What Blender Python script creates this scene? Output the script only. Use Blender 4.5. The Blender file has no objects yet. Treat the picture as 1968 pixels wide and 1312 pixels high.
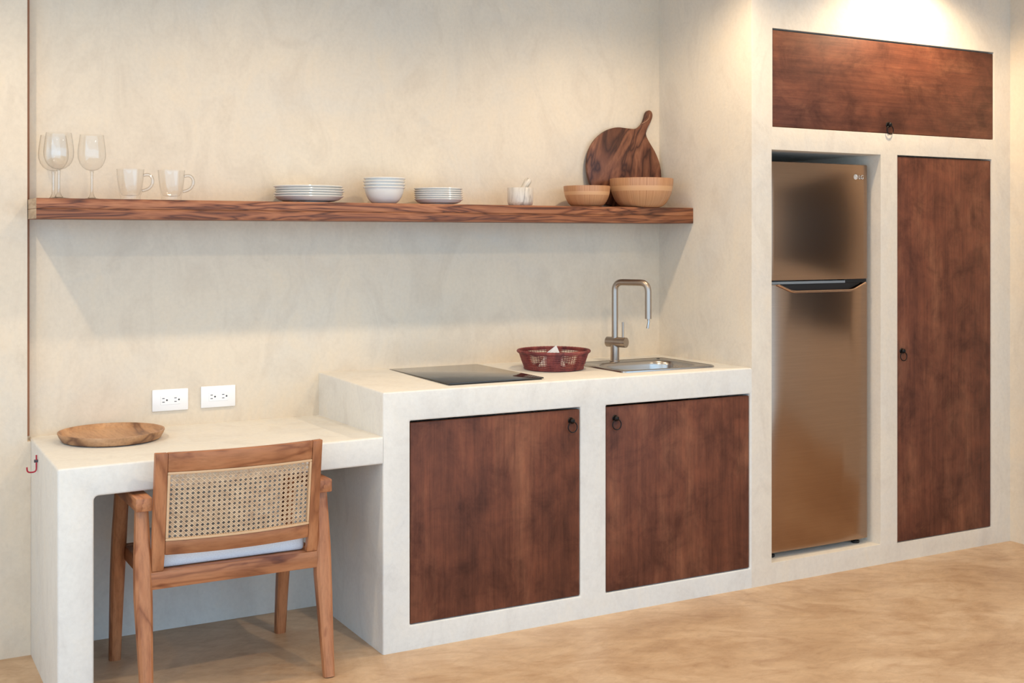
import bpy, bmesh, math, random
from mathutils import Vector, Matrix
random.seed(7)
scene = bpy.context.scene
COL = scene.collection
R = math.radians

# ------------------------------------------------------------------ camera
cam_data = bpy.data.cameras.new('camera')
cam = bpy.data.objects.new('camera', cam_data)
COL.objects.link(cam)
cam_data.sensor_fit = 'HORIZONTAL'
cam_data.sensor_width = 36.0
cam_data.lens = 2302.1 / 1968 * 36.0
cam_data.shift_y = -(656 - 457.87) / 1968
cam.location = (-0.5496, -4.4474, 1.4296)
cam.rotation_euler = (R(90), 0, -0.5069)
scene.camera = cam

# ------------------------------------------------------------------ light
scene.view_settings.view_transform = 'Standard'
scene.view_settings.look = 'None'
scene.view_settings.gamma = 1.0
scene.view_settings.use_curve_mapping = False
scene.view_settings.exposure = 0.0

world = bpy.data.worlds.new('world')
scene.world = world
world.use_nodes = True
bg = world.node_tree.nodes['Background']
bg.inputs['Color'].default_value = (0.66, 0.92, 1.20, 1)
bg.inputs['Strength'].default_value = 2.0
scene.cycles.transparent_max_bounces = 64

CEIL = 2.70
def spot(x, y, energy, aim=(0, 0, -1), size=150, blend=0.6, radius=0.03, color=(1.0, 0.78, 0.52)):
    d = bpy.data.lights.new('downlight', 'SPOT')
    d.energy = energy
    d.spot_size = R(size)
    d.spot_blend = blend
    d.shadow_soft_size = radius
    d.color = color
    o = bpy.data.objects.new('downlight', d)
    COL.objects.link(o)
    o.location = (x, y, CEIL - 0.03)
    o.rotation_euler = Vector(aim).to_track_quat('-Z', 'Y').to_euler()
    return o
# a row of downlights close to the kitchen wall, a second row out in the room
for x, e in ((-0.65, 45), (0.80, 30), (2.24, 42)):
    spot(x, -0.95, e, radius=0.035)
spot(3.52, -0.93, 54, radius=0.03)
for x, e in ((-0.95, 34), (1.35, 70), (3.4, 16)):
    spot(x, -2.55, e, radius=0.03)

# ------------------------------------------------------------------ node helpers
def mat_new(name):
    m = bpy.data.materials.new(name)
    m.use_nodes = True
    nt = m.node_tree
    b = nt.nodes['Principled BSDF']
    return m, nt, b
def N(nt, kind, **kw):
    n = nt.nodes.new(kind)
    for k, v in kw.items():
        if k.startswith('i_'):
            n.inputs[k[2:].replace('_', ' ')].default_value = v
        else:
            setattr(n, k, v)
    return n
def noise(nt, vec, scale, detail=4, rough=0.55, dist=0.0):
    n = N(nt, 'ShaderNodeTexNoise')
    n.inputs['Scale'].default_value = scale
    n.inputs['Detail'].default_value = detail
    n.inputs['Roughness'].default_value = rough
    n.inputs['Distortion'].default_value = dist
    if vec is not None: nt.links.new(vec, n.inputs['Vector'])
    return n.outputs['Fac']
def ramp(nt, fac, stops):
    n = N(nt, 'ShaderNodeValToRGB')
    cr = n.color_ramp
    cr.elements[0].position, cr.elements[0].color = stops[0][0], (*stops[0][1], 1)
    cr.elements[1].position, cr.elements[1].color = stops[-1][0], (*stops[-1][1], 1)
    for p, c in stops[1:-1]:
        e = cr.elements.new(p); e.color = (*c, 1)
    nt.links.new(fac, n.inputs['Fac'])
    return n.outputs['Color']
def mix(nt, fac, a, b, mode='MIX'):
    n = N(nt, 'ShaderNodeMix', data_type='RGBA', blend_type=mode)
    for sock, v in ((n.inputs['Factor'], fac), (n.inputs['A'], a), (n.inputs['B'], b)):
        pass
    ins = [s for s in n.inputs if s.enabled]
    for s, v in zip(ins, (fac, a, b)):
        if hasattr(v, 'links'): nt.links.new(v, s)
        elif isinstance(v, (int, float)): s.default_value = v
        else: s.default_value = (*v, 1)
    return [s for s in n.outputs if s.enabled][0]
def coords(nt, scale=(1, 1, 1), rot=(0, 0, 0), world_pos=False, loc=(0, 0, 0)):
    if world_pos:
        src = N(nt, 'ShaderNodeNewGeometry').outputs['Position']
    else:
        src = N(nt, 'ShaderNodeTexCoord').outputs['Object']
    if any(rot):
        vr = N(nt, 'ShaderNodeVectorRotate', rotation_type='EULER_XYZ')
        vr.inputs['Rotation'].default_value = rot
        nt.links.new(src, vr.inputs['Vector'])
        src = vr.outputs['Vector']
    mp = N(nt, 'ShaderNodeMapping')
    mp.inputs['Scale'].default_value = scale
    mp.inputs['Location'].default_value = loc
    nt.links.new(src, mp.inputs['Vector'])
    return mp.outputs['Vector']
def bump(nt, b, height, strength, dist=0.01):
    n = N(nt, 'ShaderNodeBump')
    n.inputs['Strength'].default_value = strength
    n.inputs['Distance'].default_value = dist
    nt.links.new(height, n.inputs['Height'])
    nt.links.new(n.outputs['Normal'], b.inputs['Normal'])
def plain(name, col, rough=0.5, metal=0.0, spec=0.5, coat=0.0):
    m, nt, b = mat_new(name)
    b.inputs['Base Color'].default_value = (*col, 1)
    b.inputs['Roughness'].default_value = rough
    b.inputs['Metallic'].default_value = metal
    b.inputs['Specular IOR Level'].default_value = spec
    b.inputs['Coat Weight'].default_value = coat
    return m

# ------------------------------------------------------------------ materials
def make_plaster(name, base, pale, grey, rough=0.62):
    m, nt, b = mat_new(name)
    v = coords(nt, world_pos=True)
    big = noise(nt, v, 1.7, 7, 0.62, 0.8)
    c1 = ramp(nt, big, [(0.34, grey), (0.5, base), (0.68, pale)])
    v2 = coords(nt, scale=(1.0, 1.0, 0.55), world_pos=True, loc=(3.1, 1.7, 0.4))
    mid = noise(nt, v2, 6.5, 8, 0.66, 1.2)
    c2 = ramp(nt, mid, [(0.33, (0.915, 0.90, 0.89)), (0.52, (1, 1, 1)), (0.72, (1.03, 1.0, 0.955))])
    c = mix(nt, 0.8, c1, c2, 'MULTIPLY')
    fine = noise(nt, v, 70, 4, 0.6)
    c3 = ramp(nt, fine, [(0.3, (0.95, 0.95, 0.95)), (0.6, (1, 1, 1))])
    c = mix(nt, 1.0, c, c3, 'MULTIPLY')
    nt.links.new(c, b.inputs['Base Color'])
    b.inputs['Roughness'].default_value = rough
    b.inputs['Specular IOR Level'].default_value = 0.35
    h1 = noise(nt, v, 9, 6, 0.6, 0.6)
    h2 = noise(nt, v, 45, 5, 0.6)
    a = N(nt, 'ShaderNodeMath', operation='MULTIPLY_ADD')
    nt.links.new(h2, a.inputs[0]); a.inputs[1].default_value = 0.25
    nt.links.new(h1, a.inputs[2])
    bump(nt, b, a.outputs[0], 0.22, 0.012)
    return m
M_PLASTER = make_plaster('plaster_warm_lit', (0.73, 0.63, 0.50), (0.765, 0.66, 0.52), (0.70, 0.625, 0.52))   # walls: same plaster, warm lamp light worked into the colour
M_PLASTER_MID = make_plaster('plaster_mid_lit', (0.735, 0.655, 0.548), (0.765, 0.685, 0.565), (0.71, 0.65, 0.565))   # tall cabinet: same plaster, halfway between the warm and cool light tints
M_PLASTER_COOL_LIT = make_plaster('plaster_cool_lit', (0.745, 0.72, 0.665), (0.77, 0.74, 0.68), (0.725, 0.71, 0.67))   # desk and counter: same plaster, cool daylight worked into the colour

def make_floor():
    m, nt, b = mat_new('polished_concrete')
    v = coords(nt, world_pos=True)
    big = noise(nt, v, 1.6, 8, 0.65, 1.2)
    c1 = ramp(nt, big, [(0.30, (0.42, 0.265, 0.155)), (0.5, (0.56, 0.385, 0.24)), (0.7, (0.66, 0.49, 0.33))])
    v2 = coords(nt, scale=(1.0, 2.2, 1), rot=(0, 0, R(27)), world_pos=True)
    st = noise(nt, v2, 3.6, 7, 0.62, 1.8)
    c2 = ramp(nt, st, [(0.36, (0.86, 0.80, 0.75)), (0.52, (1, 1, 1)), (0.66, (1.08, 1.08, 1.06))])
    c = mix(nt, 0.8, c1, c2, 'MULTIPLY')
    sp = noise(nt, coords(nt, scale=(1.0, 1.8, 1), rot=(0, 0, R(-18)), world_pos=True), 17, 6, 0.7, 0.8)
    c3 = ramp(nt, sp, [(0.34, (0.88, 0.84, 0.80)), (0.5, (1, 1, 1)), (0.66, (1.06, 1.06, 1.05))])
    c = mix(nt, 0.7, c, c3, 'MULTIPLY')
    nt.links.new(c, b.inputs['Base Color'])
    b.inputs['Roughness'].default_value = 0.42
    b.inputs['Specular IOR Level'].default_value = 0.4
    bump(nt, b, st, 0.06, 0.01)
    return m
M_FLOOR = make_floor()

def make_stained(name, grain='Z'):
    m, nt, b = mat_new(name)
    sc = (30, 30, 0.9) if grain == 'Z' else (0.9, 30, 30)
    sc2 = (7, 7, 2.0) if grain == 'Z' else (2.0, 7, 7)
    fib = noise(nt, coords(nt, scale=sc), 3.0, 7, 0.72, 0.1)
    blot = noise(nt, coords(nt, scale=sc2), 0.85, 7, 0.68, 0.25)
    c1 = ramp(nt, blot, [(0.30, (0.080, 0.027, 0.016)), (0.50, (0.140, 0.046, 0.025)), (0.70, (0.225, 0.088, 0.046))])
    c2 = ramp(nt, fib, [(0.28, (0.62, 0.58, 0.56)), (0.5, (1, 1, 1)), (0.74, (1.32, 1.24, 1.16))])
    c = mix(nt, 0.72, c1, c2, 'MULTIPLY')
    bl2 = noise(nt, coords(nt, loc=(3, 1, 2)), 7.0, 6, 0.65, 0.5)
    c5 = ramp(nt, bl2, [(0.34, (0.62, 0.60, 0.60)), (0.5, (1, 1, 1)), (0.68, (1.28, 1.26, 1.2))])
    c = mix(nt, 1.0, c, c5, 'MULTIPLY')
    nt.links.new(c, b.inputs['Base Color'])
    b.inputs['Roughness'].default_value = 0.55
    b.inputs['Specular IOR Level'].default_value = 0.25
    bump(nt, b, fib, 0.12, 0.004)
    return m
M_STAIN_V = make_stained('stained_plywood_upright', 'Z')
M_STAIN_H = make_stained('stained_plywood_level', 'X')

def make_grain(name, dark, mid, light, axis='X', ring=9.0, dist=7.0, rough=0.45, fine=1.0, loc=(0, 0, 0), stretch=0.16, rot=(0, 0, 0), knots=0.0):
    """sawn timber: long growth rings with pores, running along an axis"""
    m, nt, b = mat_new(name)
    long_, short = stretch, 1.0
    sc = {'X': (long_, short, short), 'Y': (short, long_, short), 'Z': (short, short, long_)}[axis]
    v = coords(nt, scale=sc, loc=loc, rot=rot)
    w = N(nt, 'ShaderNodeTexNoise')
    w.inputs['Scale'].default_value = ring
    w.inputs['Detail'].default_value = 3
    w.inputs['Distortion'].default_value = 0.6
    nt.links.new(v, w.inputs['Vector'])
    mul = N(nt, 'ShaderNodeMath', operation='MULTIPLY'); mul.inputs[1].default_value = dist
    nt.links.new(w.outputs['Fac'], mul.inputs[0])
    fr = N(nt, 'ShaderNodeMath', operation='PINGPONG'); fr.inputs[1].default_value = 0.5
    nt.links.new(mul.outputs[0], fr.inputs[0])
    dbl = N(nt, 'ShaderNodeMath', operation='MULTIPLY'); dbl.inputs[1].default_value = 2
    nt.links.new(fr.outputs[0], dbl.inputs[0])
    c1 = ramp(nt, dbl.outputs[0], [(0.0, dark), (0.35, mid), (1.0, light)])
    sc2 = tuple(s * (60 if s == short else 40) for s in sc)
    pores = noise(nt, coords(nt, scale=sc2, loc=loc), 2.0, 5, 0.65)
    c2 = ramp(nt, pores, [(0.32, (0.72, 0.68, 0.66)), (0.52, (1, 1, 1)), (0.72, (1.10, 1.08, 1.05))])
    c = mix(nt, 0.7 * fine, c1, c2, 'MULTIPLY')
    big = noise(nt, coords(nt, scale=tuple(s * 5 for s in sc), loc=loc), 1.2, 4, 0.6, 0.8)
    c4 = ramp(nt, big, [(0.32, (0.70, 0.66, 0.62)), (0.55, (1, 1, 1)), (0.75, (1.12, 1.10, 1.05))])
    c = mix(nt, 0.8, c, c4, 'MULTIPLY')
    if knots:
        kn = noise(nt, coords(nt, scale=tuple(s_ * 14 if s_ == short else s_ * 34 for s_ in sc), loc=(loc[0] + 1.7, loc[1] + 0.4, loc[2] + 2.2)), 1.0, 2, 0.5)
        ck = ramp(nt, kn, [(0.66, (1, 1, 1)), (0.70, (0.62, 0.50, 0.44)), (0.78, (0.34, 0.22, 0.17))])
        c = mix(nt, knots, c, ck, 'MULTIPLY')
    nt.links.new(c, b.inputs['Base Color'])
    b.inputs['Roughness'].default_value = rough
    b.inputs['Specular IOR Level'].default_value = 0.4
    bump(nt, b, pores, 0.10, 0.003)
    return m
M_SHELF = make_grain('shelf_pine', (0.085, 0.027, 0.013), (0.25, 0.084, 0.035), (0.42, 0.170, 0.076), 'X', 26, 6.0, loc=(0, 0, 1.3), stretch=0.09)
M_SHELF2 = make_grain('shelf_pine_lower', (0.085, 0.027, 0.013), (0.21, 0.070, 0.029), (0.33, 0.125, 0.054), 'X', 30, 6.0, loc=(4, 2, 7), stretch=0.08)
M_ENDGRAIN = make_grain('pale_end_grain', (0.36, 0.25, 0.16), (0.44, 0.32, 0.21), (0.50, 0.38, 0.26), 'Y', 20, 4)
TEAK = ((0.27, 0.098, 0.040), (0.41, 0.165, 0.070), (0.47, 0.205, 0.092))
M_TEAK_X = make_grain('teak_level', *TEAK, axis='X', ring=9, dist=4, rough=0.42, knots=0.9)
M_TEAK_Y = make_grain('teak_deep', *TEAK, axis='Y', ring=9, dist=4, rough=0.42, knots=0.9)
M_TEAK_Z = make_grain('teak_upright', *TEAK, axis='Z', ring=9, dist=4, rough=0.42, knots=0.9)
M_TRAY = make_grain('tray_timber', (0.20, 0.095, 0.05), (0.46, 0.25, 0.125), (0.56, 0.33, 0.18), 'Y', 5, 5, rough=0.5, loc=(1, 5, 2))
M_BOARD = make_grain('dark_acacia', (0.050, 0.016, 0.010), (0.155, 0.056, 0.030), (0.25, 0.100, 0.052), 'Z', 8, 6.0, rough=0.42, loc=(2, 0, 3), stretch=0.42, rot=(0, R(-24), 0))

def make_bamboo():
    m, nt, b = mat_new('bamboo_laminate')
    tc = N(nt, 'ShaderNodeTexCoord').outputs['Object']
    sep = N(nt, 'ShaderNodeSeparateXYZ'); nt.links.new(tc, sep.inputs[0])
    at = N(nt, 'ShaderNodeMath', operation='ARCTAN2')
    nt.links.new(sep.outputs['Y'], at.inputs[0]); nt.links.new(sep.outputs['X'], at.inputs[1])
    k = N(nt, 'ShaderNodeMath', operation='MULTIPLY'); k.inputs[1].default_value = 16
    nt.links.new(at.outputs[0], k.inputs[0])
    zz = N(nt, 'ShaderNodeMath', operation='MULTIPLY'); zz.inputs[1].default_value = 1.0
    nt.links.new(sep.outputs['Z'], zz.inputs[0])
    cb = N(nt, 'ShaderNodeCombineXYZ')
    nt.links.new(k.outputs[0], cb.inputs[0]); nt.links.new(zz.outputs[0], cb.inputs[2])
    n1 = noise(nt, cb.outputs[0], 1.1, 5, 0.7)
    c1 = ramp(nt, n1, [(0.32, (0.27, 0.105, 0.042)), (0.48, (0.49, 0.235, 0.105)), (0.70, (0.58, 0.31, 0.15))])
    # a paler band of strips laid the other way round the middle
    s1 = N(nt, 'ShaderNodeMath', operation='SUBTRACT'); s1.inputs[1].default_value = 0.5
    g = N(nt, 'ShaderNodeTexCoord').outputs['Generated']
    sg = N(nt, 'ShaderNodeSeparateXYZ'); nt.links.new(g, sg.inputs[0])
    s1.inputs[1].default_value = 0.64
    nt.links.new(sg.outputs['Z'], s1.inputs[0])
    ab = N(nt, 'ShaderNodeMath', operation='ABSOLUTE'); nt.links.new(s1.outputs[0], ab.inputs[0])
    lt = N(nt, 'ShaderNodeMath', operation='LESS_THAN'); lt.inputs[1].default_value = 0.085
    nt.links.new(ab.outputs[0], lt.inputs[0])
    c = mix(nt, lt.outputs[0], c1, (0.62, 0.34, 0.165))
    nt.links.new(c, b.inputs['Base Color'])
    b.inputs['Roughness'].default_value = 0.38
    return m
M_BAMBOO = make_bamboo()

M_CERAMIC = plain('white_glaze', (0.73, 0.71, 0.665), 0.12, spec=0.5)
M_IRON = plain('black_iron', (0.012, 0.011, 0.011), 0.38, 0.7)
M_BLACK = plain('black_plastic', (0.006, 0.006, 0.007), 0.45)  # even black, also for feet and hob base
M_PLASTIC = plain('white_plastic', (0.88, 0.88, 0.89), 0.35)
M_SLOT = plain('slot_black', (0.02, 0.02, 0.02), 0.6)
M_RED = plain('red_painted_wire', (0.42, 0.015, 0.035), 0.3)
M_SCREW = plain('dark_plastic_plug', (0.07, 0.06, 0.08), 0.5)
M_CANE_TRIM = plain('pale_rattan_spline', (0.66, 0.43, 0.245), 0.5)
M_GREY = plain('grey_gasket', (0.22, 0.24, 0.25), 0.5)
M_FRIDGE_SIDE = plain('fridge_side_paint', (0.20, 0.195, 0.19), 0.45, 0.3)
M_LOGO = plain('pale_logo_print', (0.88, 0.80, 0.70), 0.4)
M_LOGO_DARK = plain('brown_logo_print', (0.42, 0.32, 0.25), 0.5)
M_PAPER = plain('white_paper', (0.85, 0.83, 0.80), 0.7)
M_STRAP = plain('leather_thong', (0.36, 0.19, 0.11), 0.6)
M_ADDED_DARK_PANEL = plain('added_dark_panel_brown', (0.020, 0.011, 0.008), 0.6)
M_CORNER_SHADE = plain('brown_corner_shade', (0.33, 0.155, 0.085), 0.7)  # shade colour of the niche corner
M_TRIM_GOLD = plain('handle_trim_metal', (0.72, 0.50, 0.36), 0.22, 1.0)

def make_steel(name, col, rough, aniso_axis='X', scale=220):
    m, nt, b = mat_new(name)
    sc = {'X': (0.6, 40, 40), 'Z': (40, 40, 0.6)}[aniso_axis]
    n = noise(nt, coords(nt, scale=sc), 6, 3, 0.6)
    c = ramp(nt, n, [(0.3, tuple(x * 0.92 for x in col)), (0.7, col)])
    nt.links.new(c, b.inputs['Base Color'])
    b.inputs['Metallic'].default_value = 1.0
    b.inputs['Roughness'].default_value = rough
    return m
M_FRIDGE = make_steel('bronze_brushed_steel', (0.37, 0.262, 0.195), 0.20)
M_SINK = make_steel('stainless_steel', (0.50, 0.475, 0.45), 0.24)
M_TAP = make_steel('brushed_nickel', (0.44, 0.375, 0.32), 0.34, 'Z')

def make_glass(name, tint, refl):
    m = bpy.data.materials.new(name)
    m.use_nodes = True
    nt = m.node_tree
    nt.nodes.clear()
    out = N(nt, 'ShaderNodeOutputMaterial')
    lw = N(nt, 'ShaderNodeLayerWeight'); lw.inputs['Blend'].default_value = 0.5
    tr = N(nt, 'ShaderNodeBsdfTransparent')
    col = ramp(nt, lw.outputs['Facing'], tint)
    nt.links.new(col, tr.inputs['Color'])
    gl = N(nt, 'ShaderNodeBsdfGlossy'); gl.inputs['Roughness'].default_value = 0.015
    fr = ramp(nt, lw.outputs['Facing'], [(0.0, (refl,) * 3), (0.55, (refl * 1.5,) * 3), (0.85, (0.18,) * 3), (1.0, (0.5,) * 3)])
    mx = N(nt, 'ShaderNodeMixShader')
    nt.links.new(fr, mx.inputs[0])
    nt.links.new(tr.outputs[0], mx.inputs[1]); nt.links.new(gl.outputs[0], mx.inputs[2])
    nt.links.new(mx.outputs[0], out.inputs['Surface'])
    return m
M_GLASS = make_glass('thin_clear_glass', [(0.0, (0.997, 0.997, 0.995)), (0.78, (0.985, 0.982, 0.978)), (0.93, (0.74, 0.72, 0.69)), (1.0, (0.26, 0.23, 0.21))], 0.038)
M_GLASS_THICK = make_glass('thick_clear_glass', [(0.0, (0.97, 0.97, 0.965)), (0.45, (0.92, 0.91, 0.89)), (0.75, (0.66, 0.63, 0.60)), (1.0, (0.34, 0.30, 0.27))], 0.07)

def make_hob():
    m, nt, b = mat_new('black_ceramic_glass')
    b.inputs['Base Color'].default_value = (0.008, 0.007, 0.007, 1)
    b.inputs['Roughness'].default_value = 0.07
    b.inputs['Specular IOR Level'].default_value = 1.0
    return m
M_HOB = make_hob()

def make_marble():
    m, nt, b = mat_new('white_marble')
    n = noise(nt, coords(nt, scale=(22, 22, 4)), 2.0, 6, 0.6, 1.5)
    c = ramp(nt, n, [(0.30, (0.26, 0.22, 0.18)), (0.46, (0.60, 0.53, 0.45)), (0.6, (0.70, 0.63, 0.54))])
    nt.links.new(c, b.inputs['Base Color'])
    b.inputs['Roughness'].default_value = 0.35
    return m
M_MARBLE = make_marble()

def make_cane():
    m, nt, b = mat_new('woven_cane')
    n = noise(nt, coords(nt), 35, 4, 0.6)
    c = ramp(nt, n, [(0.3, (0.50, 0.33, 0.20)), (0.5, (0.63, 0.44, 0.27)), (0.72, (0.72, 0.53, 0.34))])
    nt.links.new(c, b.inputs['Base Color'])
    b.inputs['Roughness'].default_value = 0.5
    return m
M_CANE = make_cane()

def make_cushion():
    m, nt, b = mat_new('white_canvas')
    n = noise(nt, coords(nt), 260, 3, 0.6)
    c = ramp(nt, n, [(0.3, (0.70, 0.74, 0.78)), (0.7, (0.84, 0.87, 0.90))])
    nt.links.new(c, b.inputs['Base Color'])
    b.inputs['Roughness'].default_value = 0.9
    bump(nt, b, n, 0.3, 0.001)
    return m
M_CUSHION = make_cushion()

def make_reed():
    m, nt, b = mat_new('red_dyed_reed')
    n = noise(nt, coords(nt, scale=(1, 1, 0.5)), 26, 5, 0.65)
    c = ramp(nt, n, [(0.30, (0.050, 0.009, 0.013)), (0.5, (0.185, 0.030, 0.028)), (0.7, (0.30, 0.075, 0.052))])
    nt.links.new(c, b.inputs['Base Color'])
    b.inputs['Roughness'].default_value = 0.6
    return m
M_REED = make_reed()

# ------------------------------------------------------------------ mesh helpers
def box(bm, x0, x1, y0, y1, z0, z1):
    vs = [bm.verts.new((x, y, z)) for z in (z0, z1) for y in (y0, y1) for x in (x0, x1)]
    for f in ((0, 2, 3, 1), (4, 5, 7, 6), (0, 1, 5, 4), (2, 6, 7, 3), (0, 4, 6, 2), (1, 3, 7, 5)):
        bm.faces.new([vs[i] for i in f])
    return vs
def bx(x0, x1, y0, y1, z0, z1, bevel=0.0, seg=2):
    bm = bmesh.new()
    box(bm, x0, x1, y0, y1, z0, z1)
    if bevel:
        bmesh.ops.bevel(bm, geom=list(bm.edges), offset=bevel, segments=seg, profile=0.5, affect='EDGES')
    return bm
def lathe(profile, seg=48, close_loop=False):
    """profile: (r, z) list, turned about Z"""
    bm = bmesh.new()
    rings = []
    for r, z in profile:
        if r < 1e-6:
            rings.append([bm.verts.new((0, 0, z))])
        else:
            rings.append([bm.verts.new((r * math.cos(2 * math.pi * i / seg), r * math.sin(2 * math.pi * i / seg), z)) for i in range(seg)])
    pairs = list(zip(rings, rings[1:]))
    if close_loop: pairs.append((rings[-1], rings[0]))
    for a, b in pairs:
        if len(a) == 1 and len(b) == 1: continue
        for i in range(seg):
            j = (i + 1) % seg
            if len(a) == 1: bm.faces.new((a[0], b[j], b[i]))
            elif len(b) == 1: bm.faces.new((a[i], a[j], b[0]))
            else: bm.faces.new((a[i], a[j], b[j], b[i]))
    bmesh.ops.recalc_face_normals(bm, faces=bm.faces)
    return bm
def tube(bm, pts, rad, seg=12, closed=False, caps=True, squash=1.0, power=2.0):
    """sweep a round (or squarish, power>2) section along points"""
    pts = [Vector(p) for p in pts]
    n = len(pts)
    rads = rad if isinstance(rad, (list, tuple)) else [rad] * n
    rings = []
    up = None
    for i, p in enumerate(pts):
        if closed:
            t = (pts[(i + 1) % n] - pts[i - 1]).normalized()
        else:
            t = (pts[min(i + 1, n - 1)] - pts[max(i - 1, 0)]).normalized()
        if up is None:
            up = Vector((0, 0, 1)) if abs(t.z) < 0.9 else Vector((0, 1, 0))
        a = t.cross(up)
        if a.length < 1e-5: a = t.orthogonal()
        a.normalize()
        b2 = a.cross(t).normalized()
        up = b2
        ring = []
        for k in range(seg):
            th = 2 * math.pi * (k + 0.5) / seg
            c, s = math.cos(th), math.sin(th)
            q = (abs(c) ** power + abs(s) ** power) ** (-1 / power)
            ring.append(bm.verts.new(p + (a * c + b2 * s * squash) * q * rads[i]))
        rings.append(ring)
    prs = list(zip(rings, rings[1:]))
    if closed: prs.append((rings[-1], rings[0]))
    for a, b2 in prs:
        for k in range(seg):
            j = (k + 1) % seg
            bm.faces.new((a[k], a[j], b2[j], b2[k]))
    if caps and not closed:
        bm.faces.new(list(reversed(rings[0]))); bm.faces.new(rings[-1])
    return rings
def arc_path(points, radius, steps=8):
    """polyline with its inner corners rounded"""
    P = [Vector(p) for p in points]
    out = [P[0]]
    for i in range(1, len(P) - 1):
        a = (P[i - 1] - P[i]).normalized(); b = (P[i + 1] - P[i]).normalized()
        p0 = P[i] + a * radius; p1 = P[i] + b * radius
        for s in range(steps + 1):
            t = s / steps
            out.append(p0 * (1 - t) ** 2 + P[i] * 2 * t * (1 - t) + p1 * t * t)
    out.append(P[-1])
    return out
def prism(outline, axis_fn, depth):
    """outline: 2-D points; axis_fn(u, v, w) -> 3-D; extruded over w in (0, depth)"""
    bm = bmesh.new()
    a = [bm.verts.new(axis_fn(u, v, 0)) for u, v in outline]
    b = [bm.verts.new(axis_fn(u, v, depth)) for u, v in outline]
    bm.faces.new(list(reversed(a))); bm.faces.new(b)
    n = len(outline)
    for i in range(n):
        j = (i + 1) % n
        bm.faces.new((a[i], a[j], b[j], b[i]))
    bmesh.ops.recalc_face_normals(bm, faces=bm.faces)
    return bm
def to_mesh(bm, name, m, smooth=True, angle=35):
    me = bpy.data.meshes.new(name)
    bmesh.ops.recalc_face_normals(bm, faces=bm.faces)
    bm.to_mesh(me); bm.free()
    if m is not None: me.materials.append(m)
    if smooth:
        me.polygons.foreach_set('use_smooth', [True] * len(me.polygons))
        me.set_sharp_from_angle(angle=R(angle))
    me.update()
    return me
def tag(o, label=None, cat=None, group=None, kind=None):
    if label: o['label'] = label
    if cat: o['category'] = cat
    if group: o['group'] = group
    if kind: o['kind'] = kind
    return o
def obj(name, bm, m, parent=None, smooth=True, angle=35, origin=None, loc=None):
    """one mesh object; with origin the mesh was drawn in world space and is moved to hang off that point"""
    if origin is not None:
        bmesh.ops.translate(bm, verts=bm.verts, vec=-Vector(origin))
    me = bm if isinstance(bm, bpy.types.Mesh) else to_mesh(bm, name, m, smooth, angle)
    o = bpy.data.objects.new(name, me)
    COL.objects.link(o)
    if parent is not None: o.parent = parent
    if loc is not None: o.location = loc
    return o
def thing(name, loc, label, cat, group=None, rz=0.0):
    o = bpy.data.objects.new(name, None)
    o.empty_display_size = 0.1
    COL.objects.link(o)
    o.location = loc
    o.rotation_euler = (0, 0, rz)
    return tag(o, label, cat, group)
def copy_thing(o, loc, label, group=None, parent=None):
    c = o.copy(); COL.objects.link(c)
    if parent is not None: c.parent = parent
    if loc is not None: c.location = loc
    if label: c['label'] = label
    if group: c['group'] = group
    for ch in list(o.children):
        copy_thing(ch, None, None, None, c)
    return c
def carve(base_bm, cutters):
    """base solid minus boxes, as a bmesh"""
    tmp = bpy.data.objects.new('tmp', to_mesh(base_bm, 'tmp', None, False)); COL.objects.link(tmp)
    cut = []
    for cb in cutters:
        c = bpy.data.objects.new('cut', to_mesh(cb, 'cut', None, False)); COL.objects.link(c)
        md = tmp.modifiers.new('b', 'BOOLEAN'); md.operation = 'DIFFERENCE'; md.object = c; md.solver = 'EXACT'
        cut.append(c)
    dg = bpy.context.evaluated_depsgraph_get()
    bm = bmesh.new(); bm.from_mesh(tmp.evaluated_get(dg).to_mesh())
    for c in [tmp] + cut:
        me = c.data; bpy.data.objects.remove(c); bpy.data.meshes.remove(me)
    bmesh.ops.dissolve_limit(bm, angle_limit=R(1), verts=bm.verts, edges=bm.edges)
    return bm
def soften(bm, width, skip, seg=3):
    """round the plaster arrises, apart from the edges the skip test picks out"""
    es = [e for e in bm.edges if len(e.link_faces) == 2 and e.calc_face_angle(0) > R(30) and not skip(e.verts[0].co, e.verts[1].co)]
    bmesh.ops.bevel(bm, geom=es, offset=width, segments=seg, profile=0.5, affect='EDGES', clamp_overlap=True)
    return bm
def near(a, b): return abs(a - b) < 1e-4

# ------------------------------------------------------------------ measures
XC, XT, XE = 1.0588, 2.6871, 4.2599        # counter start, tall unit start, right wall
DC, HC = 0.6388, 0.90                      # depth and height of the counter
XL, DL = -0.0085, 0.05                     # left edge of the niche and its depth
BACK = -5.0

# ------------------------------------------------------------------ the room
tag(obj('floor', bx(-2.4, XE + 0.1, BACK, 0.1, -0.1, 0.0), M_FLOOR), kind='structure')
tag(obj('ceiling', bx(-2.4, XE + 0.1, BACK, 0.1, CEIL, CEIL + 0.1), M_PLASTER), kind='structure')
tag(obj('wall_back', bx(XL, XE + 0.1, 0.0, 0.1, 0.0, CEIL), M_PLASTER), kind='structure')
bm = bx(-2.4, XL, -DL, 0.1, 0.0, CEIL)
soften(bm, 0.004, lambda a, b: not (near(a.x, XL) and near(b.x, XL) and near(a.y, -DL) and near(b.y, -DL)))
box(bm, XL, 0.0025, -DL, 0.0, 0.0, 0.733)
tag(obj('wall_left', bm, M_PLASTER), kind='structure')
tag(obj('corner_shade_1', bx(XL + 0.0003, XL + 0.0125, -0.004, -0.0003, 0.745, CEIL - 0.001), M_CORNER_SHADE), kind='structure')  # brown strip paints the shaded, warm-bounce corner line onto the back wall
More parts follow.
